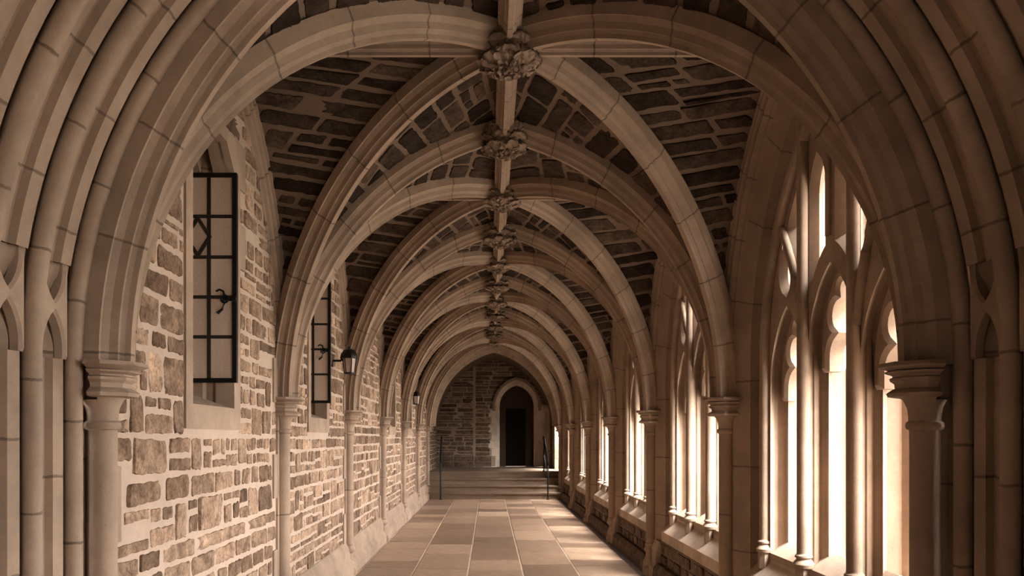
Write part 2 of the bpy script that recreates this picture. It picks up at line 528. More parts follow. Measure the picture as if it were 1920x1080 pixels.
# ridge ribs
mb = MB()
ys = [CY(0)-.05+i*(NB*L+.05)/60 for i in range(61)]
rib_mesh(mb, [Vector((XC, y, 3.705)) for y in ys], [Vector((0, 0, 1))]*61, Vector((-1, 0, 0)), scale=.80)
tag(mb.build('ridge_rib', M['voussoir']), 'long straight ridge rib along the crown of the vault through all the bosses', 'vault rib')
mb = MB()
rib_mesh(mb, [Vector((x*.1*(HW-.03)/1.0, 0, 3.690)) for x in range(-10, 11)], [Vector((0, 0, 1))]*21, Vector((0, 1, 0)), scale=.72)
for k in range(NB):
    if k == 0: src = o = mb.build('cross_ridge_rib', M['voussoir'], loc=(XC, CY(0)+L/2, 0))
    else:
        o = src.copy(); COL.objects.link(o); o.location = (XC, CY(k)+L/2, 0)
    tag(o, 'level ridge rib from wall to wall through the boss, %s bay from the camera' % ORD[k], 'vault rib', 'level cross ridge ribs')

# ------------------------------------------------------------------ wall arches (both sides) and window orders
WRIB = [(2.035, 1.83), (2.035, 1.722), (2.012, 1.722), (2.008, 1.748), (1.998, 1.750), (1.992, 1.735), (1.978, 1.733), (1.970, 1.742), (1.966, 1.764),
        (1.956, 1.766), (1.950, 1.752), (1.936, 1.752), (1.928, 1.762), (1.924, 1.785), (1.905, 1.79), (1.90, 1.83)]
mb = MB()
arch_grid(mb, WRIB, WC, WS, lambda s, h, q: (q, s, h), h0=HS-.01, nseg=26, uoff=.3)
wr = mb.build('wall_arch', M['voussoir'], loc=(0, CY(0)+L/2, 0))
mb = MB()
arch_grid(mb, WRIB, WC, WS, lambda s, h, q: (mx(q), s, h), h0=HS-.01, nseg=26, uoff=.3, flip=True)
wl = mb.build('wall_arch', M['voussoir'], loc=(0, CY(0)+L/2, 0))
for k in range(NB):
    for side, s in (('right', wr), ('left', wl)):
        o = s if k == 0 else s.copy()
        if k: COL.objects.link(o); o.location = (0, CY(k)+L/2, 0)
        tag(o, 'pointed moulded wall arch %s, %s bay from the camera' % ('framing the tracery window' if side == 'right' else 'over the left rubble wall', ORD[k]),
            'arch', 'wall arches on the %s side' % side)

# ------------------------------------------------------------------ columns
def make_column():
    t = empty('column', (0, 0, 0))
    a = MB(); a.lathe(0, 0, [(.056, .34), (.056, 1.55)], 28, cap=False); a.build('shaft', M['ashlar'], t)
    c = MB()
    c.lathe(0, 0, [(.056, 1.53), (.066, 1.535), (.071, 1.545), (.068, 1.56), (.059, 1.568), (.059, 1.585), (.064, 1.62), (.078, 1.65), (.098, 1.668)], 28)
    c.lathe(0, 0, [(.110, 1.66), (.134, 1.664), (.140, 1.678), (.118, 1.694), (.108, 1.698), (.110, 1.716), (.126, 1.728), (.128, 1.738), (.116, 1.744), (.118, 1.750), (.142, 1.758), (.148, 1.764),
                   (.134, 1.770), (.150, 1.775), (.172, 1.784), (.164, 1.80)], 8, pi/8)
    c.build('capital', M['plainlime'], t)
    b = MB()
    b.lathe(0, 0, [(.098, 0), (.098, .055), (.085, .085), (.052, .105), (.050, .235), (.055, .245), (.072, .258), (.080, .275)], 8, pi/8)
    b.lathe(0, 0, [(.078, .268), (.080, .285), (.068, .31), (.062, .325), (.068, .333), (.068, .345), (.058, .352), (.056, .36)], 24)
    b.build('base', M['plainlime'], t)
    return t
col0 = make_column()
def clip_column(t, sgn, d):
    import bmesh
    for ch in t.children:
        me = ch.data.copy(); ch.data = me; bm = bmesh.new(); bm.from_mesh(me)
        bmesh.ops.bisect_plane(bm, geom=bm.verts[:]+bm.edges[:]+bm.faces[:], plane_co=(sgn*d, 0, 0), plane_no=(sgn, 0, 0), clear_outer=True)
        up = [f for f in bm.faces if all(v.co.z > 1.6595 for v in f.verts)]
        if up:
            vs = list({v for f in up for v in f.verts}); es = list({e for f in up for e in f.edges})
            bmesh.ops.bisect_plane(bm, geom=vs+es+up, plane_co=(0, 0, 0), plane_no=(sgn, 0, 0), clear_outer=True)
        bm.to_mesh(me); bm.free()
for n in range(NB+1):
    for side, x, sg in (('left', XC-HW, -1), ('right', XC+HW, 1)):
        o = col0 if (n == 1 and sg < 0) else copy_tree(col0)
        o.location = (x, CY(n), 0)
        if n == 0:
            if sg > 0: o.location = (x-.03, CY(n), 0)
            clip_column(o, sg, .057 if sg < 0 else .087)
        where = 'against the rubble wall' if sg < 0 else 'on the window side'
        lab = 'slender stone column %s, %s from the camera' % (where, ORD[n])
        if n == NB: lab = 'slender stone column at the foot of the steps, on the %s' % side
        tag(o, lab, 'column', 'wall columns carrying the vault')

# ------------------------------------------------------------------ bosses
def leaf(mb, ang, r0, r1, z0, z1, wid, curl, rnd, lobes=3):
    nu, nv = 12, 8; ca, sa = cos(ang), sin(ang); P = []
    for i in range(nu+1):
        u = i/nu; r = r0+(r1-r0)*sin(u*pi/2); z = z0+(z1-z0)*u**1.4
        k = max(0, u-.68)/.32
        r -= curl*k*k; z -= curl*.9*sin(k*pi*.9)*.7
        w_ = wid*(.35+.75*sin(min(1, u*1.15)*pi*.85))*(1+.28*abs(sin(u*lobes*pi))) * (1 if u < .92 else .5)
        row = []
        for j in range(nv+1):
            v = -1+2*j/nv
            zz = z - .016*v*v*(1 if u < .8 else -1) - .010*abs(sin(v*pi*1.5+u*6)) + .006*(1-abs(v))
            x = r - .012*abs(v)**2*2; yy = v*w_
            row.append((x*ca-yy*sa, x*sa+yy*ca, zz))
        P.append(row)
    b = len(mb.v); mb.grid(P, sharp) if False else mb.grid(P)
    # underside
    Q = [[(p[0]*.93, p[1]*.93, p[2]+.018) for p in r] for r in P]; mb.grid(Q, flip=True)
    edge = [P[i][0] for i in range(nu+1)]+[P[nu][j] for j in range(nv+1)]+[P[i][nv] for i in range(nu, -1, -1)]
    edq = [Q[i][0] for i in range(nu+1)]+[Q[nu][j] for j in range(nv+1)]+[Q[i][nv] for i in range(nu, -1, -1)]
    mb.grid([edge, edq])
def boss_mesh(seed, style):
    rnd = random.Random(seed); mb = MB()
    # core
    nu, nv = 14, 40; P = []
    for i in range(nu+1):
        a = pi/2*i/nu
        row = []
        for j in range(nv):
            th = 2*pi*j/nv
            k = 1+.07*sin(8*th+2.5*a*style)+.05*sin(13*th+seed)*sin(3*a)
            row.append((.155*cos(a)*k*cos(th), .155*cos(a)*k*sin(th), -.085*sin(a)*(1+.08*sin(5*th+seed))))
        P.append(row)
    mb.grid(P, cj=True)
    mb.lathe(0, 0, [(.158, .0), (.175, .03), (.165, .10)], 24, cap=False)
    n1 = (8, 7, 9)[style % 3]
    for i in range(n1):
        leaf(mb, 2*pi*(i+rnd.uniform(-.12, .12))/n1, .05, .185+rnd.uniform(0, .02), -.095, -.01+rnd.uniform(-.01, .015), .058, .045, rnd, 3+style % 2)
    for i in range(n1):
        leaf(mb, 2*pi*(i+.5)/n1, .09, .205, -.03, .055, .06, .04, rnd, 3)
    for i in range(6):
        leaf(mb, 2*pi*(i+.3*style)/6, .0, .095, -.118, -.085, .034, .03, rnd, 2)
    for i in range(26):
        a = rnd.uniform(0, 2*pi); r = rnd.uniform(.05, .17); z = -.10*sqrt(max(0, 1-(r/.19)**2))-.012
        rr = rnd.uniform(.009, .018); b = len(mb.v); seg = 8
        R = [[(r*cos(a)+rr*cos(t)*cos(2*pi*k/seg), r*sin(a)+rr*cos(t)*sin(2*pi*k/seg), z+rr*sin(t)) for k in range(seg)] for t in [x*pi/6-pi/2+.01 for x in range(7)]]
        mb.grid(R, cj=True)
    # two upstanding leaf sprigs hugging the ridge rib towards the camera
    return mb
BZ = 3.72
protos = []
for i in range(3):
    me = boss_mesh(5+i, i)
    protos.append(me)
bl = ['largest leafy carved boss, nearest the camera where the wide ribs cross', 'round carved boss with curled rim, second from the camera along the ridge']
bosses = []
for i in range(11):
    y = CY(0)+L/2+i*L/2
    if i < 3: o = protos[i].build('roof_boss', M['carved'], loc=(XC, y, BZ), sharp=60); bosses.append(o)
    else:
        o = bosses[i % 3].copy(); COL.objects.link(o); o.location = (XC, y, BZ)
    o.rotation_euler = (0, 0, i*.5)
    if i == 0: o.scale = (1.05, 1.05, 1.1)
    words = ['first', 'second', 'third', 'fourth', 'fifth', 'sixth', 'seventh', 'eighth', 'ninth', 'tenth', 'eleventh']
    lab = bl[i] if i < 2 else 'carved foliage boss on the vault ridge, %s from the camera' % words[i]
    if i == 10: lab = 'carved foliage boss on the vault ridge, the last one before the end wall'
    tag(o, lab, 'boss', 'carved bosses along the vault ridge')

# ------------------------------------------------------------------ foreground archway (wall_front)
wf = empty('wall_front', (XC, 0, 0)); tag(wf, kind='structure')
def order(name, prof, h0, uoff, closed=False, spring=HS, mat='voussoir', tr=(0, 1)):
    mb = MB(); arch_grid(mb, prof, AC, spring, lambda s, h, q: (s, q, h), h0=h0, nseg=34, uoff=uoff, closed=closed, tr=tr)
    return mb.build(name, M[mat], wf)
order('jamb_face', [(2.09, 3.24), (2.105, 3.20), (2.14, 3.20), (2.155, 3.18), (2.225, 3.17)], 0, .15)
def band(yf, i):
    """roll at yf then hollow panel band towards the camera"""
    order('roll_moulding', circ(2.152, yf, .035, 20), 0, .33*i, True)
    pr = [(2.225, yf+.035), (2.225, yf-.030), (2.205, yf-.044), (2.163, yf-.052), (2.163, yf-.058), (2.172, yf-.108), (2.200, yf-.114),
          (2.202, yf-.125), (2.178, yf-.205), (2.160, yf-.222), (2.160, yf-.234), (2.205, yf-.244), (2.225, yf-.252)]
    dp = [(2.225, yf+.035), (2.225, yf-.030), (2.205, yf-.044), (2.170, yf-.052), (2.205, yf-.075), (2.228, yf-.11), (2.235, yf-.14), (2.228, yf-.18), (2.20, yf-.222), (2.205, yf-.244), (2.225, yf-.252)]
    order('hollow_moulding', pr, 0, .33*i+.21, tr=(0, 0))
    order('hollow_moulding', dp, None, .33*i+.21, tr=(0, .12))
    order('hollow_moulding', pr, None, .33*i+.21, tr=(.12, 1))
for i in range(4): band(3.125-.285*i, i)
order('outer_face', [(2.21, 2.05), (2.21, 1.98), (2.26, 1.92), (2.30, 1.90)], 0, 0)
# solid behind mouldings
mb = MB()
for sgn in (-1, 1):
    rr = 2.24
    inner = [(-(rr-AC), 0.0)]+[(AC-rr*cos(t*acos(AC/rr)/24), HS+rr*sin(t*acos(AC/rr)/24)) for t in range(25)]
    outer = [(-3.0, 0.0)]+[(-3.0, HS+(4.6-HS)*min(1, t/12)) if t <= 12 else (-3.0*(1-(t-12)/12), 4.6) for t in range(25)]
    for yy in (1.95, 3.10):
        mb.grid([[(sgn*-a[0]*-1*-1 if False else sgn*-a[0], yy, a[1]), (sgn*-b[0], yy, b[1])] for a, b in zip(inner, outer)])
    mb.grid([[(sgn*-a[0], 1.95, a[1]), (sgn*-a[0], 3.10, a[1])] for a in inner])
mb.build('core', M['plainlime'], wf)

# blind tracery heads in the panels between the roll mouldings
def arc3(p0, pm, p1, n=8):
    ax, ay = p0; bx, by = pm; cx, cy = p1
    d = 2*(ax*(by-cy)+bx*(cy-ay)+cx*(ay-by))
    if abs(d) < 1e-9: return [(ax+(cx-ax)*i/n, ay+(cy-ay)*i/n) for i in range(n+1)]
    ux = ((ax*ax+ay*ay)*(by-cy)+(bx*bx+by*by)*(cy-ay)+(cx*cx+cy*cy)*(ay-by))/d
    uy = ((ax*ax+ay*ay)*(cx-bx)+(bx*bx+by*by)*(ax-cx)+(cx*cx+cy*cy)*(bx-ax))/d
    r = sqrt((ax-ux)**2+(ay-uy)**2)
    a0 = math.atan2(ay-uy, ax-ux); am = math.atan2(by-uy, bx-ux); a1 = math.atan2(cy-uy, cx-ux)
    def norm(a): return a % (2*pi)
    if norm(am-a0) <= norm(a1-a0): da = norm(a1-a0)
    else: da = -norm(a0-a1)
    return [(ux+r*cos(a0+da*i/n), uy+r*sin(a0+da*i/n)) for i in range(n+1)]
def area(p): return sum(p[i][0]*p[(i+1) % len(p)][1]-p[(i+1) % len(p)][0]*p[i][1] for i in range(len(p)))/2
def dedupe(p):
    out = []
    for q in p:
        if not out or (abs(q[0]-out[-1][0])+abs(q[1]-out[-1][1])) > 1e-4: out.append(q)
    if abs(out[0][0]-out[-1][0])+abs(out[0][1]-out[-1][1]) < 1e-4: out.pop()
    return out
def plate(name, outers, holes, thick, bevel, mat, f, parent=None, loc=(0, 0, 0)):
    cu = bpy.data.curves.new(name, 'CURVE'); cu.dimensions = '2D'; cu.fill_mode = 'BOTH'
    cu.extrude = thick/2-bevel; cu.bevel_depth = bevel; cu.bevel_resolution = 0
    for grp, sign in ((outers, 1), (holes, -1)):
        for p in grp:
            p = dedupe(p)
            if area(p)*sign < 0: p = p[::-1]
            s = cu.splines.new('POLY'); s.points.add(len(p)-1); s.use_cyclic_u = True
            for i, q in enumerate(p): s.points[i].co = (q[0], q[1], 0, 1)
    co = bpy.data.objects.new(name, cu); COL.objects.link(co)
    dg = bpy.context.evaluated_depsgraph_get(); dg.update()
    me = bpy.data.meshes.new_from_object(co.evaluated_get(dg))
    bpy.data.objects.remove(co); bpy.data.curves.remove(cu)
    for v in me.vertices: v.co = Vector(f(v.co.x, v.co.y, v.co.z))
    while me.uv_layers: me.uv_layers.remove(me.uv_layers[0])
    uv = me.uv_layers.new(name='UVMap')
    for l in me.loops: uv.data[l.index].uv = (me.vertices[l.vertex_index].co.z, 0)
    me.materials.clear(); me.materials.append(mat)
    import bmesh
    bm = bmesh.new(); bm.from_mesh(me); bmesh.ops.remove_doubles(bm, verts=bm.verts, dist=1e-5)
    bmesh.ops.recalc_face_normals(bm, faces=bm.faces); bm.to_mesh(me); bm.free()
    me.polygons.foreach_set('use_smooth', [True]*len(me.polygons)); me.set_sharp_from_angle(angle=radians(30))
    o = bpy.data.objects.new(name, me); COL.objects.link(o); o.location = loc
    if parent: o.parent = parent
    return o
pw, ph = .20, .40
pw, ph = .178, .36
pc = .096
hour = [(0, 0), (.008, 0)]+arc3((.008, 0), (.030, .095), (pc, .170))+arc3((pc, .170), (.155, .095), (.170, 0))+[(pw, 0), (pw, ph), (.172, ph)]+arc3((.172, .345), (.150, .245), (pc, .188))+arc3((pc, .188), (.042, .245), (.012, .345))+[(0, ph)]
for side in (-1, 1):
    for i in range(3):
        yf = 3.125-.285*i
        y1 = yf-.045
        def ff(u, v, z, side=side, y1=y1): return (side*(2.172-AC)+side*z, y1-.186+u, HS+.01+v)
        plate('panel_tracery', [hour], [], .050, .010, M['plainlime'], ff, wf)

# ------------------------------------------------------------------ floor
mb = MB(); rnd = random.Random(3)
FX0, FX1 = -1.60, 1.86
mb.box(FX0, FX1, -3.2, CY(NB), -.2, -.006, mi=0)
tw = .61; xs = [-1.50]; x = (877-918)*3.12/539-.61*2
edges = [-1.50, x, x+tw, x+2*tw, x+3*tw, x+4*tw, 1.64]
for c in range(6):
    a, b = edges[c], edges[c+1]; y = -3.2
    while y < 19.65:
        l = rnd.uniform(.42, 1.25); e = min(y+l, 19.68)
        v = rnd.random(); k = rnd.uniform(.85, 1.12)
        col = tuple((PAL_F[0][i]*(1-v)+PAL_F[1][i]*v)*k for i in range(3))
        z = rnd.uniform(-.0015, .0015); g = .0045; gx = .007
        base = len(mb.v); ti = (rnd.uniform(-.002, .002), rnd.uniform(-.002, .002))
        mb.v += [(a+gx, y+g, z-.006), (b-gx, y+g, z-.006), (b-gx, e-g, z-.006), (a+gx, e-g, z-.006),
                 (a+gx+.006, y+g+.006, z+ti[0]), (b-gx-.006, y+g+.006, z+ti[1]), (b-gx-.006, e-g-.006, z-ti[0]), (a+gx+.006, e-g-.006, z-ti[1])]
        mb.face([base+4, base+5, base+6, base+7], col=col, mi=1)
        for q in range(4): mb.face([base+q, base+(q+1) % 4, base+4+(q+1) % 4, base+4+q], col=col, mi=1)
        y = e
mb.box(1.645, 1.80, -3.2, 19.68, -.02, -.004, col=(.05, .035, .026), mi=1)
o = mb.build('floor', [M['grout'], M['floor']], sharp=10); tag(o, kind='structure')

# ------------------------------------------------------------------ left wall
WLX = mx(1.796)
def wall_left(seed, win):
    mb = MB(); rnd = random.Random(seed)
    H0, H1 = .355, 4.15
    hole = (-.48, .42, 1.55, 3.34)          # surround outer (y rel. to centre)
    inn = (-.385, .30, 1.68, 3.26)
    if win:
        for (a, b, c, d) in ((-L/2, L/2, 0, inn[2]), (-L/2, inn[0], inn[2], inn[3]), (inn[1], L/2, inn[2], inn[3]), (-L/2, L/2, inn[3], H1)):
            mb.v += []; b0 = len(mb.v); mb.v += [(0, a, c), (0, b, c), (0, b, d), (0, a, d)]; mb.face([b0, b0+1, b0+2, b0+3], mi=0)
    else:
        b0 = len(mb.v); mb.v += [(0, -L/2, 0), (0, L/2, 0), (0, L/2, H1), (0, -L/2, H1)]; mb.face([b0, b0+1, b0+2, b0+3], mi=0)
    def S(s, t, h): return (h, s, t)
    holes = []
    if win: holes.append(hole); holes.append((hole[1]-.01, hole[1]+.12, 2.55, 2.85)); holes.append((hole[1]-.01, hole[1]+.12, 3.05, 3.34))
    for sg in (-1, 1):
        for z0 in (.35, 1.05, 1.75):
            holes.append((sg*L/2-(.21 if sg > 0 else 0), sg*L/2+(.21 if sg < 0 else 0), z0, z0+.34))
    rubble(mb, S, H0, 3.95, lambda t: (-L/2+.11, L/2-.11), rnd, PAL_L, (.085, .235), (.13, .44), .020, .009, .5, holes)
    # plinth: two weathered courses
    for poly in ([(0, .29), (0, .365), (.012, .360), (.050, .29), (.050, .165), (0, .165)], [(0, 0), (.095, 0), (.095, .12), (.052, .175), (0, .175)]):
        mb.prism(poly, -L/2, L/2, lambda u, v, a: (u, a, v), mi=2)
    # ashlar strip behind the column, long and short
    for sg in (-1, 1):
        y0, y1 = (-L/2, -L/2+.095) if sg < 0 else (L/2-.095, L/2)
        mb.box(-.02, .016, y0, y1, .355, 1.80, mi=3)
        for z0 in (.36, 1.06, 1.76):
            yy = (-L/2, -L/2+.19) if sg < 0 else (L/2-.19, L/2)
            mb.box(-.02, .014, yy[0], yy[1], z0, z0+.32, mi=3)
    if win:
        # window surround
        a, b, c, d = hole; ia, ib, ic, idd = inn
        mb.box(-.03, .014, a, b, c, ic, mi=4); mb.box(-.03, .014, a, ia, ic, d, mi=4); mb.box(-.03, .014, ib, b, ic, d, mi=4)
        mb.prism([(ia, d), (ia, idd-.14), (ia+.14, idd), (ib-.14, idd), (ib, idd-.14), (ib, d)], -.03, .014, lambda u, v, q: (q, u, v), mi=4)
        mb.box(-.03, .013, b-.01, b+.11, 2.56, 2.84, mi=4); mb.box(-.03, .013, b-.01, b+.11, 3.06, 3.34, mi=4)
        # reveals
        rp = [(-.03, 0), (-.10, 0), (-.115, .012), (-.125, .022), (-.155, .022), (-.165, .012), (-.18, .0), (-.46, 0)]
        for sg, yb in ((1, ib), (-1, ia)):
            mb.grid([[(x, yb+sg*o_, z) for x, o_ in rp] for z in (ic, idd)], [0, 1], flip=sg > 0, mi=3)
        mb.grid([[(x, y, idd+o_) for x, o_ in rp] for y in (ia, ib)], mi=3)
        for sg, yb in ((1, ib), (-1, ia)):
            mb.prism([(yb, idd+.02), (yb, idd-.14), (yb-sg*.14, idd+.02)], -.03, -.115, lambda u, v, q: (q, u, v), mi=4)
            mb.prism([(yb, idd+.02), (yb, idd-.16), (yb-sg*.16, idd+.02)], -.19, -.46, lambda u, v, q: (q, u, v), mi=4)
        mb.prism([(0, ic), (-.46, ic+.16), (-.46, ic-.1), (0, ic-.1)], ia, ib, lambda u, v, q: (u, q, v), mi=4)
    return mb
WM = [M['mortar'], M['stone'], M['plainlime'], M['ashlar'], M['plainlime']]
WINB = (0, 1, 3, 4)
made = {}
for k in range(NB):
    key = (k in WINB, k % 2)
    if key not in made or k < 3:
        o = wall_left(40+k, k in WINB).build('wall_left', WM, loc=(WLX, CY(k)+L/2, 0)); made[key] = o
    else:
        o = made[key].copy(); COL.objects.link(o); o.location = (WLX, CY(k)+L/2, 0)
    tag(o, kind='structure')

# casements, opened inwards at right angles to the wall, and the fixed window behind
def make_casement():
    t = empty('casement_window')
    X0, X1 = -.375, .085; Z0, Z1 = 1.825, 3.06      # x relative to wall face
    f = MB(); fw = .026
    f.box(X0, X1, -.016, .016, Z0, Z0+fw); f.box(X0, X1, -.016, .016, Z1-fw, Z1)
    f.box(X0, X0+fw, -.016, .016, Z0+fw, Z1-fw); f.box(X1-fw, X1, -.016, .016, Z0+fw, Z1-fw)
    f.build('frame', M['iron'], t)
    g = MB(); g.box(X0+fw-.004, X1-fw+.004, -.004, .004, Z0+fw-.004, Z1-fw+.004); g.build('glass', M['glass'], t)
    m = MB(); bw = .011
    for x in (X0+.155, X1-.165): m.box(x-bw, x+bw, -.010, .010, Z0+fw, Z1-fw)
    for z in (2.805, 2.565, 2.33, 2.095): m.box(X0+fw, X1-fw, -.009, .009, z-bw*.9, z+bw*.9)
    m.build('lead_bars', M['lead'], t)
    d = MB(); cx, cz = (X0+X1)/2-.0, 2.685; rx, rz = .082, .13
    P = [(cx-rx, cz), (cx, cz+rz), (cx+rx, cz), (cx, cz-rz)]
    ins = .70
    for i in range(4):
        a, b = P[i], P[(i+1) % 4]
        ai = (cx+(a[0]-cx)*ins, cz+(a[1]-cz)*ins); bi = (cx+(b[0]-cx)*ins, cz+(b[1]-cz)*ins)
        d.prism([a, b, bi, ai], -.013, .013, lambda u, v, q: (u, q, v))
    d.build('diamond_bars', M['lead'], t)
    h = MB(); hx, hz = X1-.065, 2.315
    ring = [(hx+.022*cos(a*pi/6), -.030, hz+.022*sin(a*pi/6)) for a in range(12)]
    h.tube(ring, .006, 8, closed=True)
    h.tube([(hx, -.03, hz+.02), (hx-.008, -.03, hz+.045), (hx-.03, -.03, hz+.055), (hx-.05, -.03, hz+.045)], .006, 8)
    h.tube([(hx, -.030, hz-.02), (hx-.012, -.034, hz-.06), (hx-.04, -.034, hz-.085)], [.007, .007, .010], 8)
    h.box(hx-.012, X1, -.030, -.012, hz-.010, hz+.010); h.build('latch', M['iron'], t, sharp=50)
    return t
cas = make_casement()
cas.location = (WLX, CY(0)+1.42+.11, 0)
tag(cas, 'tall iron casement with a diamond light, swung open from the nearest window in the left wall', 'window', 'open casements')
c2 = copy_tree(cas); c2.location = (WLX, CY(1)+1.42+.11, 0)
tag(c2, 'tall iron casement swung open beside the nearer lantern, second window from the camera', 'window', 'open casements')
# fixed lights at the back of the left window recesses
wi = 1
for k in WINB:
    t = empty('window_%d' % wi, (WLX-.44, CY(k)+L/2, 0)); wi += 1; tag(t, kind='structure')
    f = MB(); f.box(-.03, .03, -.10, -.02, 1.7, 3.26); f.box(-.02, .02, -.385, -.36, 1.7, 3.26); f.box(-.02, .02, .28, .305, 1.7, 3.26); f.box(-.02, .02, -.385, .30, 1.80, 1.84)
    f.build('window_frame', M['plainlime'], t)
    g = MB(); g.box(-.006, .006, -.36, -.10, 1.8, 3.26)
    if k > 1: g.box(-.006, .006, -.02, .28, 1.8, 3.26)
    g.build('pane', M['glass'], t)
    g = MB()
    for z in (2.1, 2.35, 2.6, 2.85, 3.05):
        g.box(-.012, .012, -.36, -.10, z-.007, z+.007)
        if k > 1: g.box(-.012, .012, -.02, .28, z-.007, z+.007)
    g.build('lead_bars', M['lead'], t)

# rooms behind the left wall (dark), closing the recesses
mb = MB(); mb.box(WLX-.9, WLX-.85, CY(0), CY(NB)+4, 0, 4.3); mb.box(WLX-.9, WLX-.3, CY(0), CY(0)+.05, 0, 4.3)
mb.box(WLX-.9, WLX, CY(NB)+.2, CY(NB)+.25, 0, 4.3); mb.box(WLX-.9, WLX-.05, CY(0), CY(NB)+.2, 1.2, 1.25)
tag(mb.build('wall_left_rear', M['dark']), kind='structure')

# ------------------------------------------------------------------ right wall: piers, sills, low wall, tracery
RX = 1.80
ORDP = [(2.005, 1.80), (1.925, 1.80), (1.912, 1.806), (1.80, 1.875), (1.785, 1.880), (1.782, 1.925), (1.765, 1.960), (1.73, 1.975), (1.70, 1.980), (1.655, 1.980), (1.645, 1.99), (1.645, 2.07), (1.70, 2.32)]
def right_bay(seed):
    t = empty('wall_right'); rnd = random.Random(seed)
    mb = MB(); arch_grid(mb, ORDP, WC, WS, lambda s, h, q: (q, s, h), h0=.0, nseg=28, uoff=.1)
    mb.build('window_arch_orders', M['ashlar'], t)
    # wall above the arch, inside and outside
    mb = MB()
    for X, r_ in ((1.82, 1.95), (2.30, 1.68)):
        for sg in (-1, 1):
            a = acos(WC/r_)
            inner = [(-(r_-WC), 0)]+[(WC-r_*cos(a*i/20), WS+r_*sin(a*i/20)) for i in range(21)]
            outer = [(-1.4, 0)]+[(-1.4, WS+(4.4-WS)*min(1, i/10)) if i <= 10 else (-1.4*(1-(i-10)/10), 4.4) for i in range(21)]
            mb.grid([[(X, sg*p[0], p[1]), (X, sg*q[0], q[1])] for p, q in zip(inner, outer)])
    mb.build('spandrel', M['plainlime'], t)
    # sill
    mb = MB()
    sp = [(1.835, .385), (1.835, .503), (1.842, .512), (1.955, .632), (1.957, .672), (1.965, .684), (2.09, .80), (2.34, .72), (2.34, .385)]
    mb.prism(sp, -1.18, 1.18, lambda u, v, a: (u, a, v))
    mb.build('sill', M['sill'], t)
    # low wall; its lack of light is put into the dark block colours
    mb = MB()
    mb.box(1.83, 2.30, -1.4, 1.4, 0, .40, mi=0)
    def S(s, tt, h): return (1.83-h, s, tt)
    rubble(mb, S, .165, .39, lambda q: (-1.25, 1.25), rnd, PAL_E, (.11, .13), (.22, .55), .012, .012, .1)
    for poly in ([(1.83, 0), (1.735, 0), (1.735, .115), (1.78, .165), (1.83, .165)],):
        mb.prism(poly, -1.4, 1.4, lambda u, v, a: (u, a, v), mi=1, col=(.14, .095, .068))
    # pier plinths
    for sg in (-1, 1):
        y0, y1 = (-1.4, -1.13) if sg < 0 else (1.13, 1.4)
        mb.prism([(1.86, .40), (1.80, .40), (1.762, .31), (1.762, .165), (1.735, .12), (1.725, 0), (1.86, 0)], y0, y1, lambda u, v, a: (u, a, v), mi=2)
    mb.build('low_wall', [M['vmortar'], M['vstone'], M['plainlime']], t)
    return t
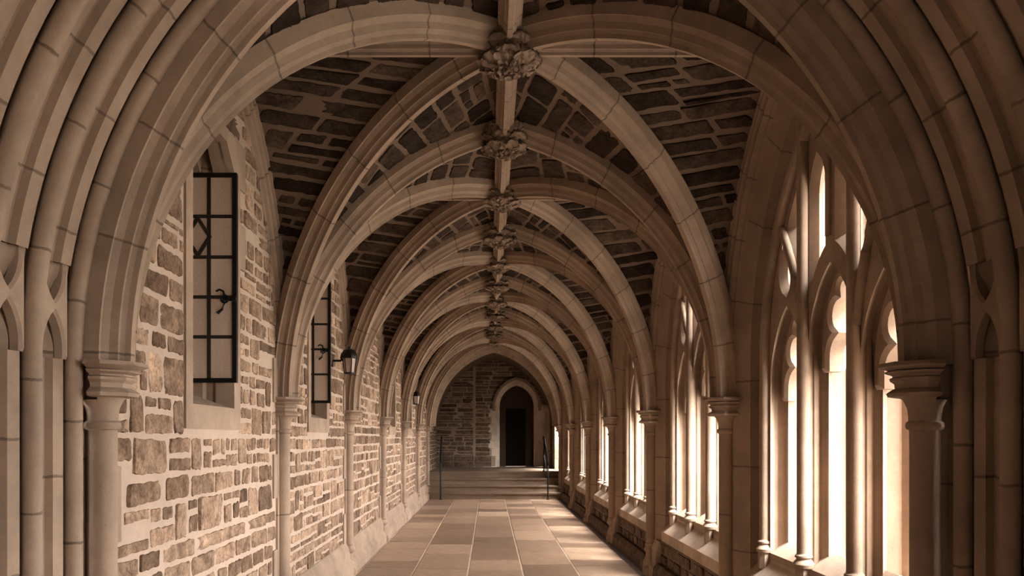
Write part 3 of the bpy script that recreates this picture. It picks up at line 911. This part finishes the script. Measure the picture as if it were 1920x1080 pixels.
def tracery():
    t = empty('window')
    ri = 1.56
    def marc(h, r=ri): return WC-sqrt(r*r-(h-WS)**2)       # s (negative) on left arc
    def mh(s, r=ri): return WS+sqrt(r*r-(WC-s)**2)         # s negative
    ro = 1.68
    outer = [(-(ro-WC), .70)]+[(WC-ro*cos(acos(WC/ro)*i/24), WS+ro*sin(acos(WC/ro)*i/24)) for i in range(25)]
    outer = outer+[(-a, b) for a, b in outer[::-1][1:]]
    holes = []
    def phead(s0, s1, spr, apx, bot):
        c = (s0+s1)/2; w_ = s1-s0
        bl = .93
        L_ = arc3((s0, spr), (s0+w_*.12, spr+(apx-spr)*.56), (c, apx), 8)
        R_ = [(2*c-a, b) for a, b in L_[::-1][1:]]
        return [(s0, bot)]+L_+R_+[(s1, bot)]
    side = phead(-.975, -.375, 1.84, 2.37, .66)
    mid = phead(-.315, .315, 1.99, 2.51, .66)
    holes += [side, mid, [(-a, b) for a, b in side]]
    BCX, BH = -1.945, 1.84
    def bar(h, r): return BCX+sqrt(r*r-(h-BH)**2)
    # upper side opening
    pts = [(-.385, 2.42), (-.385, mh(-.385)-.03)]
    for i in range(1, 7):
        s_ = -.385-(.77-.385)*i/6*.96; pts.append((s_, mh(s_)-.03))
    for i in range(7):
        h = 2.94-(2.94-2.44)*i/6
        pts.append((bar(h, 1.635), h))
    holes += [pts, [(-a, b) for a, b in pts]]
    # dagger
    dg = [(-.675, 2.42)]+arc3((-.76, 2.47), (-.815, 2.58), (-.735, 2.76), 6)+arc3((-.735, 2.76), (-.615, 2.60), (-.62, 2.47), 6)
    holes += [dg, [(-a, b) for a, b in dg]]
    um = [(-.30, 2.36)]+arc3((-.30, 2.36), (-.22, 2.49), (-.062, 2.62), 6)[1:]+[(-.062, 2.95)]+arc3((-.062, 2.98), (-.10, 3.12), (-.19, 3.21), 6)+arc3((-.19, 3.21), (-.27, 3.10), (-.30, 2.92), 6)[1:]
    holes += [um, [(-a, b) for a, b in um]]
    def f(u, v, z): return (2.085+z, u, v)
    plate('tracery', [outer], holes, .115, .045, M['plainlime'], lambda u, v, z: (2.010+z, u, v), t)
    side2 = phead(-.945, -.395, 1.86, 2.36, .66); mid2 = phead(-.28, .28, 2.0, 2.50, .66)
    o2 = [(-1.05, .70), (-1.05, 1.84)]+arc3((-1.05, 1.84), (-.93, 2.23), (-.67, 2.47), 8)+arc3((-.67, 2.47), (-.47, 2.32), (-.36, 2.14), 6)[1:]+arc3((-.36, 2.16), (-.25, 2.40), (0, 2.60), 8)[1:]
    o2 = o2+[(-a, b) for a, b in o2[::-1][1:]]
    plate('light_reveal', [o2], [side2, mid2, [(-a, b) for a, b in side2]], .16, .04, M['plainlime'], lambda u, v, z: (2.145+z, u, v), t)
    # cusped inner plates
    def cusp(c, hw, hc, apx, full):
        e = hw
        L_ = [(-e, .70), (-e, hc-.15)]+arc3((-e, hc-.15), (-e+.03, hc-.05), (-e+.105, hc), 5)+arc3((-e+.105, hc), (-e+.035, hc+.115), (-.085, hc+.215), 7)[1:]+arc3((-.085, hc+.215), (-.06, hc+.30), (0, apx-.06), 5)[1:]
        L_ = [(c+a, b) for a, b in L_]
        R_ = [(2*c-a, b) for a, b in L_[::-1][1:]]
        o_ = phead(c-full, c+full, hc-.13, apx+.02, hc-.2)
        return o_, L_, R_
    for c, hc, ap in ((-.67, 1.975, 2.35), (0, 2.12, 2.49), (.67, 1.975, 2.35)):
        o_, L_, R_ = cusp(c, .235, hc, ap, .275)
        hole = [p for p in (L_+R_)]
        hole = [(a, max(b, hc-.19)) for a, b in hole][1:-1]
        # build as a closed strip: outer head + inner cusps
        ring = o_ + [(p[0], p[1]) for p in ([(c+.235, hc-.2)]+R_[::-1][1:][::1] if False else [])]
        inner = [(c-.235, hc-.2)]+L_[1:]+R_[:-1]+[(c+.235, hc-.2)]
        ring = o_+inner[::-1]
        plate('cusping', [ring], [], .13, .022, M['plainlime'], f, t)
    # shafts on the inner face
    for i, s_ in enumerate((-1.036, -.345, .345, 1.036)):
        m = MB(); top = 2.0 if abs(s_) > 1 else mh(s_, 1.60)-.02
        m.lathe(1.937, s_, [(.041, .77), (.041, top)], 18, cap=False)
        if abs(s_) > 1:
            pass
        # webbing that ties shaft to mullion
        m.box(1.94, 1.985, s_-.016, s_+.016, .77, top)
        m.lathe(1.937, s_, [(.058, .70), (.063, .722), (.056, .738), (.044, .752), (.043, .757), (.052, .764), (.052, .775), (.043, .783), (.041, .79)], 18)
        m.lathe(1.937, s_, [(.050, .585), (.050, .70), (.058, .704), (.058, .712)], 8, pi/8)
        m.box(1.94, 2.0, s_-.035, s_+.035, .60, .71)
        m.build('shaft', M['plainlime'], t)
    m = MB(); arch_grid(m, circ(1.636, 1.937, .040, 20), WC, WS, lambda s, h, q: (q, s, h), h0=WS-.01, nseg=26, closed=True)
    m.build('arch_roll', M['plainlime'], t)
    m = MB(); m.lathe(1.945, 0, [(.020, 2.66), (.020, mh(0, 1.60)-.02)], 18, cap=False); m.build('supermullion', M['plainlime'], t)
    # curved inner bars
    for sg in (-1, 1):
        m = MB(); pts = [(1.950, sg*-bar(2.10+i*.09, 1.60), 2.10+i*.09) for i in range(10)]
        m.tube(pts, .034, 18); m.build('curved_bar', M['plainlime'], t)
    return t
rb = right_bay(7); tr = tracery()
for k in range(NB):
    if k == 0: a, b = rb, tr; 
    else: a, b = copy_tree(rb), copy_tree(tr)
    a.location = (0, CY(k)+L/2, 0); b.location = (0, CY(k)+L/2, 0)
    a.name = 'wall_right'; b.name = 'window_%d' % (wi+k)
    tag(a, kind='structure'); tag(b, kind='structure')

# ------------------------------------------------------------------ far end: steps, landing, side walls, end wall, doorway
YE = 24.0; LZ = .64
mb = MB()
SY = [19.68, 19.99, 20.30, 20.61]
for i, y in enumerate(SY):
    z0, z1 = i*.16, (i+1)*.16
    mb.box(-1.56, 1.86, y, 21.0 if i == 3 else y+.36, z0-.02, z1-.028)
    mb.box(-1.56, 1.86, y-.038, 21.0 if i == 3 else y+.36, z1-.035, z1)
tag(mb.build('steps', M['step']), 'four broad worn stone steps rising across the far end of the walk', 'steps')
mb = MB(); mb.box(-2.2, 3.2, 20.95, YE+1.5, 0, LZ-.004); tag(mb.build('floor_landing', M['step']), kind='structure')
# end wall masonry
DX0, DX1, DA, DSP = .30, 1.32, 3.07, 2.44      # door opening
DXC = (DX0+DX1)/2
def door_outline(off, n=10):
    w_ = (DX1-DX0)/2+off; h = DA-DSP+off*1.25
    c = (h*h-w_*w_)/(2*w_); r = w_+c; a = math.asin(min(1, h/r))
    Lp = [(c-r*cos(a*i/n), r*sin(a*i/n)) for i in range(n+1)]
    Lp[-1] = (0, h)
    pts = [(DXC+x_, DSP+z) for x_, z in Lp]+[(DXC-x_, DSP+z) for x_, z in Lp[::-1][1:]]
    return pts
mb = MB()
inner = [(DX0-.10, LZ)]+door_outline(.10)+[(DX1+.10, LZ)]
m_ = len(inner); half = m_//2
outer = []
for i, p in enumerate(inner):
    if i == 0: outer.append((-2.2, LZ))
    elif i == m_-1: outer.append((3.2, LZ))
    elif i < half: outer.append((-2.2, LZ+(4.6-LZ)*min(1, i/(half*.5))) if i < half*.5 else (-2.2+(DXC+2.2)*(i-half*.5)/(half*.5), 4.6))
    elif i == half: outer.append((DXC, 4.6))
    else:
        j = m_-1-i; outer.append((3.2, LZ+(4.6-LZ)*min(1, j/(half*.5))) if j < half*.5 else (3.2-(3.2-DXC)*(j-half*.5)/(half*.5), 4.6))
mb.grid([[(a[0], YE, a[1]), (b[0], YE, b[1])] for a, b in zip(inner, outer)], mi=0)
rnd = random.Random(77)
do = door_outline(.12)
def inside_door(x_, z):
    if x_ < DX0-.14 or x_ > DX1+.14 or z > DA+.2: return False
    if z < DSP: return True
    for i in range(len(do)-1):
        (a, b), (c, d) = do[i], do[i+1]
        if (a-x_)*(c-x_) <= 0 and z < max(b, d): return True
    return False
def Sw(s, t, h): return (s, YE-h, t)
# left piece up to the upright joint, projecting slightly
mb.box(-2.2, -.46, YE-.07, YE+.01, LZ, 4.6, mi=0)
def SwL(s, t, h): return (s, YE-.07-h, t)
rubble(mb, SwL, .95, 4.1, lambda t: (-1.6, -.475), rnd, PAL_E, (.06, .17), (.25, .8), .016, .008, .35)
def rngR(t):
    b = -.43
    e = DX0-.27 if t < 2.35 else DX0-.13
    if t > DSP:
        xs_ = [p[0] for p in do if p[1] > t]
        e = min(xs_)-.08 if xs_ else 2.0
    return (b, e)
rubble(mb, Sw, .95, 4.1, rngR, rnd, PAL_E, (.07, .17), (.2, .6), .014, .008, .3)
def rngR2(t):
    xs_ = [p[0] for p in do if p[1] > t]
    return (max(xs_)+.08, 2.2) if xs_ and t > DSP else (2.2, 2.2)
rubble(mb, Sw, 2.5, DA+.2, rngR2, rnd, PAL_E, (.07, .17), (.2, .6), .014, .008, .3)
# base course
for (a, b, yo) in ((-1.7, -1.07, .10), (-1.06, -.46, .10), (-.45, .06, .04)):
    mb.box(a, b-.01, YE-yo-.06, YE, LZ, LZ+.14, col=(.15, .10, .07), mi=1)
    mb.box(a, b-.01, YE-yo-.03, YE, LZ+.15, LZ+.31, col=(.17, .115, .08), mi=1)
# quoins beside the door, light put into their pale colour
for i in range(7):
    z = LZ+.32+i*.235
    mb.box(DX0-(.27 if i % 2 else .18)-.06, DX0-.09, YE-.012, YE, z, z+.228, mi=2)
mb.box(DX1+.09, 2.3, YE-.012, YE, LZ, 2.45, mi=2)
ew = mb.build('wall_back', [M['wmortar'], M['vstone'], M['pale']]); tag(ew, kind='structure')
# door surround, hood mould, door
dr = empty('door_1', (0, 0, 0)); tag(dr, kind='structure')
def ring_arch(mb, off0, off1, y0, y1, zb):
    A = [(DX0-off0, zb)]+door_outline(off0)+[(DX1+off0, zb)]; B = [(DX0-off1, zb)]+door_outline(off1)+[(DX1+off1, zb)]
    P = [[(a[0], y1, a[1]), (a[0], y0, a[1]), (b[0], y0, b[1]), (b[0], y1, b[1])] for a, b in zip(A, B)]
    U = [0]
    for i in range(1, len(A)): U.append(U[-1]+sqrt((A[i][0]-A[i-1][0])**2+(A[i][1]-A[i-1][1])**2))
    mb.grid(P, U)
mb = MB(); ring_arch(mb, 0, .05, YE+.06, YE+.5, LZ); ring_arch(mb, .04, .075, YE+.02, YE+.3, LZ); ring_arch(mb, .07, .13, YE-.02, YE+.2, LZ)
mb.build('door_surround', M['pale'], dr)
mb = MB(); ring_arch(mb, .135, .165, YE-.05, YE+.05, DSP); ring_arch(mb, .165, .20, YE-.09, YE+.05, DSP)
for x_ in (DX0-.17, DX1+.17): mb.lathe(x_, YE-.04, [(.03, DSP-.13), (.05, DSP-.10), (.045, DSP-.05), (.06, DSP-.01), (.06, DSP+.01)], 10)
mb.build('hood_mould', M['voussoir'], dr)
mb = MB()
for i in range(4): mb.box(.49+i*.15, .49+i*.15+.142, YE+.31, YE+.35, LZ+.01, 2.38)
mb.build('door_leaf', M['door'], dr)
mb = MB(); mb.box(DX0-.05, .485, YE+.28, YE+.40, LZ, 3.2); mb.box(1.09, DX1+.05, YE+.28, YE+.40, LZ, 3.2); mb.box(.485, 1.09, YE+.28, YE+.40, 2.385, 3.2); mb.box(.40, 1.2, YE+.40, YE+.44, LZ, 2.5)
mb.build('door_frame', M['dark'], dr)
mb = MB(); mb.lathe(DX0+.36, YE+.36, [(.0, 1.58), (.02, 1.6), (.02, 1.62), (0, 1.64)], 10); mb.build('door_handle', M['iron'], dr)

# side walls of the end bay and its plain pointed vault
mb = MB(); rnd = random.Random(9)
mb.box(WLX-.05, WLX, CY(NB), YE, 0, 4.3, mi=0)
rubble(mb, lambda s, t, h: (WLX+h, s, t), LZ, 3.4, lambda t: (CY(NB)+.1, YE), rnd, PAL_E, (.07, .2), (.15, .5), .016, .008, .4)
tag(mb.build('wall_left_end', [M['wmortar'], M['vstone']]), kind='structure')
mb = MB()
mb.box(1.80, 1.9, CY(NB)+.0, CY(NB)+.9, 0, 4.4); mb.box(1.80, 1.9, CY(NB)+.9, YE, 3.5, 4.4); mb.box(1.80, 1.9, 22.25, YE, 0, 3.5); mb.box(1.80, 2.3, CY(NB)-.2, CY(NB)+.2, 0, 4.4)
tag(mb.build('wall_right_end', M['ashlar']), kind='structure')
mb = MB()
arch_grid(mb, [(AR+.12, CY(NB)), (AR+.12, YE)], AC, HS+.0, lambda s, h, q: (XC+s, q, h), h0=LZ if False else HS, nseg=20, flip=False)
tag(mb.build('ceiling_end', M['vmortar']), kind='structure')
# bright engaged column beside the doorway
t = empty('column', (1.70, 23.35, 0))
a = MB(); a.lathe(0, 0, [(.085, LZ+.5), (.085, 2.36)], 24, cap=False); a.build('shaft', M['plainlime'], t)
a = MB(); a.lathe(0, 0, [(.085, 2.2), (.10, 2.21), (.10, 2.23), (.088, 2.24), (.10, 2.32), (.14, 2.36), (.15, 2.38), (.14, 2.40), (.16, 2.43), (.15, 2.45)], 16); a.build('capital', M['plainlime'], t)
a = MB(); a.lathe(0, 0, [(.15, LZ), (.15, LZ+.08), (.10, LZ+.16), (.10, LZ+.4), (.13, LZ+.45), (.09, LZ+.5)], 8); a.build('base', M['plainlime'], t)
tag(t, 'brightly lit stone column at the head of the steps, just right of the doorway', 'column')

# handrails
def handrail(x0, x1, lab):
    t = empty('handrail', (0, 0, 0))
    for (x_, y, z0, z1) in ((x0, 19.55, 0, .93), (x1, 20.72, LZ, 1.50)):
        m = MB(); m.tube([(x_, y, z0), (x_, y, z1)], .019, 10); m.lathe(x_, y, [(.04, z0), (.04, z0+.012), (.02, z0+.03)], 12); m.build('post', M['iron'], t, sharp=50)
    m = MB(); m.tube([(x0, 19.50, .84), (x0, 19.47, .89), (x0, 19.55, .95), (x1, 20.72, 1.52), (x1, 20.85, 1.52), (x1, 20.87, 1.46)], .024, 10); m.build('rail', M['iron'], t, sharp=50)
    m = MB(); m.tube([(x0, 19.55, .45), (x1, 20.72, 1.06)], .014, 8); m.build('lower_rail', M['iron'], t, sharp=50)
    tag(t, lab, 'handrail', 'handrails of the far steps')
handrail(-1.19, -1.24, 'black iron handrail at the left end of the steps')
handrail(1.415, 1.40, 'black iron handrail at the right end of the steps, before the doorway')

# ------------------------------------------------------------------ lanterns
def lantern(x, y, z, lab, first=None):
    if first:
        t = copy_tree(first); t.location = (x, y, z)
    else:
        t = empty('wall_lantern', (x, y, z))
        R = .5
        b = MB()
        def oct_(r, z_): return (r, z_)
        b.lathe(0, 0, [(.030, .145), (.055, .135), (.082, .10), (.090, .070), (.090, .052), (.070, .050)], 8, pi/8)
        b.lathe(0, 0, [(.016, .145), (.020, .16), (.008, .172)], 8); b.build('hood', M['iron'], t)
        g = MB(); g.lathe(0, 0, [(.048, -.09), (.066, .05)], 6, 0); g.build('lamp_glass', M['lampglass'], t)
        c = MB()
        for k in range(6):
            a = 2*pi*k/6; c.tube([(.050*cos(a), .050*sin(a), -.09), (.069*cos(a), .069*sin(a), .052)], .0055, 6)
        c.lathe(0, 0, [(.04, -.105), (.056, -.10), (.056, -.088), (.045, -.085)], 6); c.build('cage', M['iron'], t, sharp=50)
        d = MB(); dx = WLX-x
        d.tube([(dx, 0, .03), (-.08, 0, .03)], .011, 8)
        d.tube([(-.075, 0, .03), (-.085, 0, .06), (-.075, 0, .085)], .009, 8)
        d.lathe(0, 0, [(.001, 0)], 3, cap=False) if False else None
        d.box(dx, dx+.012, -.035, .035, -.03, .09); d.build('bracket', M['iron'], t, sharp=50)
    tag(t, lab, 'lantern', 'iron wall lanterns')
    return t
l1 = lantern(-1.40, 2.87*L, 2.24, 'small black iron lantern on a wall bracket beside the second open casement')
lantern(-1.40, 5.48*L, 2.24, 'small black iron lantern further along the left wall, towards the steps', l1)

# ------------------------------------------------------------------ roof, added unseen vestibule behind the camera, ground outside
mb = MB(); mb.box(-2.6, 2.45, 1.9, YE+.6, 4.4, 4.5); mb.box(-3.2, 3.4, -3.4, 3.1, 4.6, 4.7)  # unseen slabs added to block the sky above the vault
tag(mb.build('roof', M['roof']), kind='structure')
mb = MB(); mb.box(-3.1, -3.0, -3.4, 3.1, 0, 4.6); tag(mb.build('wall_left_light_block', M['plainlime']), kind='structure')  # enclosing walls added to stop light flooding in from behind the camera
mb = MB(); mb.box(-3.1, 3.3, -3.4, -3.3, 0, 4.6); tag(mb.build('wall_back_light_block', M['plainlime']), kind='structure')
mb = MB(); mb.box(3.2, 3.3, .6, 3.1, 0, 4.6); mb.box(3.2, 3.3, -3.3, -.8, 0, 4.6); mb.box(3.2, 3.3, -.8, .6, 2.5, 4.6)
tag(mb.build('wall_right_light_block', M['plainlime']), kind='structure')
mb = MB(); mb.box(-3.1, FX0, -3.3, 3.1, -.2, -.001); mb.box(FX1, 3.3, -3.3, 3.1, -.2, -.001)
tag(mb.build('floor_porch', M['grout']), kind='structure')
mb = MB(); mb.box(2.5, 2.7, 21.4, 27, -.15, 2.3); mb.prism([(2.46, 2.3), (2.74, 2.3), (2.6, 2.42)], 21.35, 27.05, lambda u, v, a: (u, a, v))  # added baffle hiding the bare sky through the end bay opening
tag(mb.build('wall_outside_baffle', M['sill']), kind='structure')
mb = MB(); mb.box(2.3, 60, -30, 70, -.3, -.1); tag(mb.build('ground', M['ground']), kind='structure')
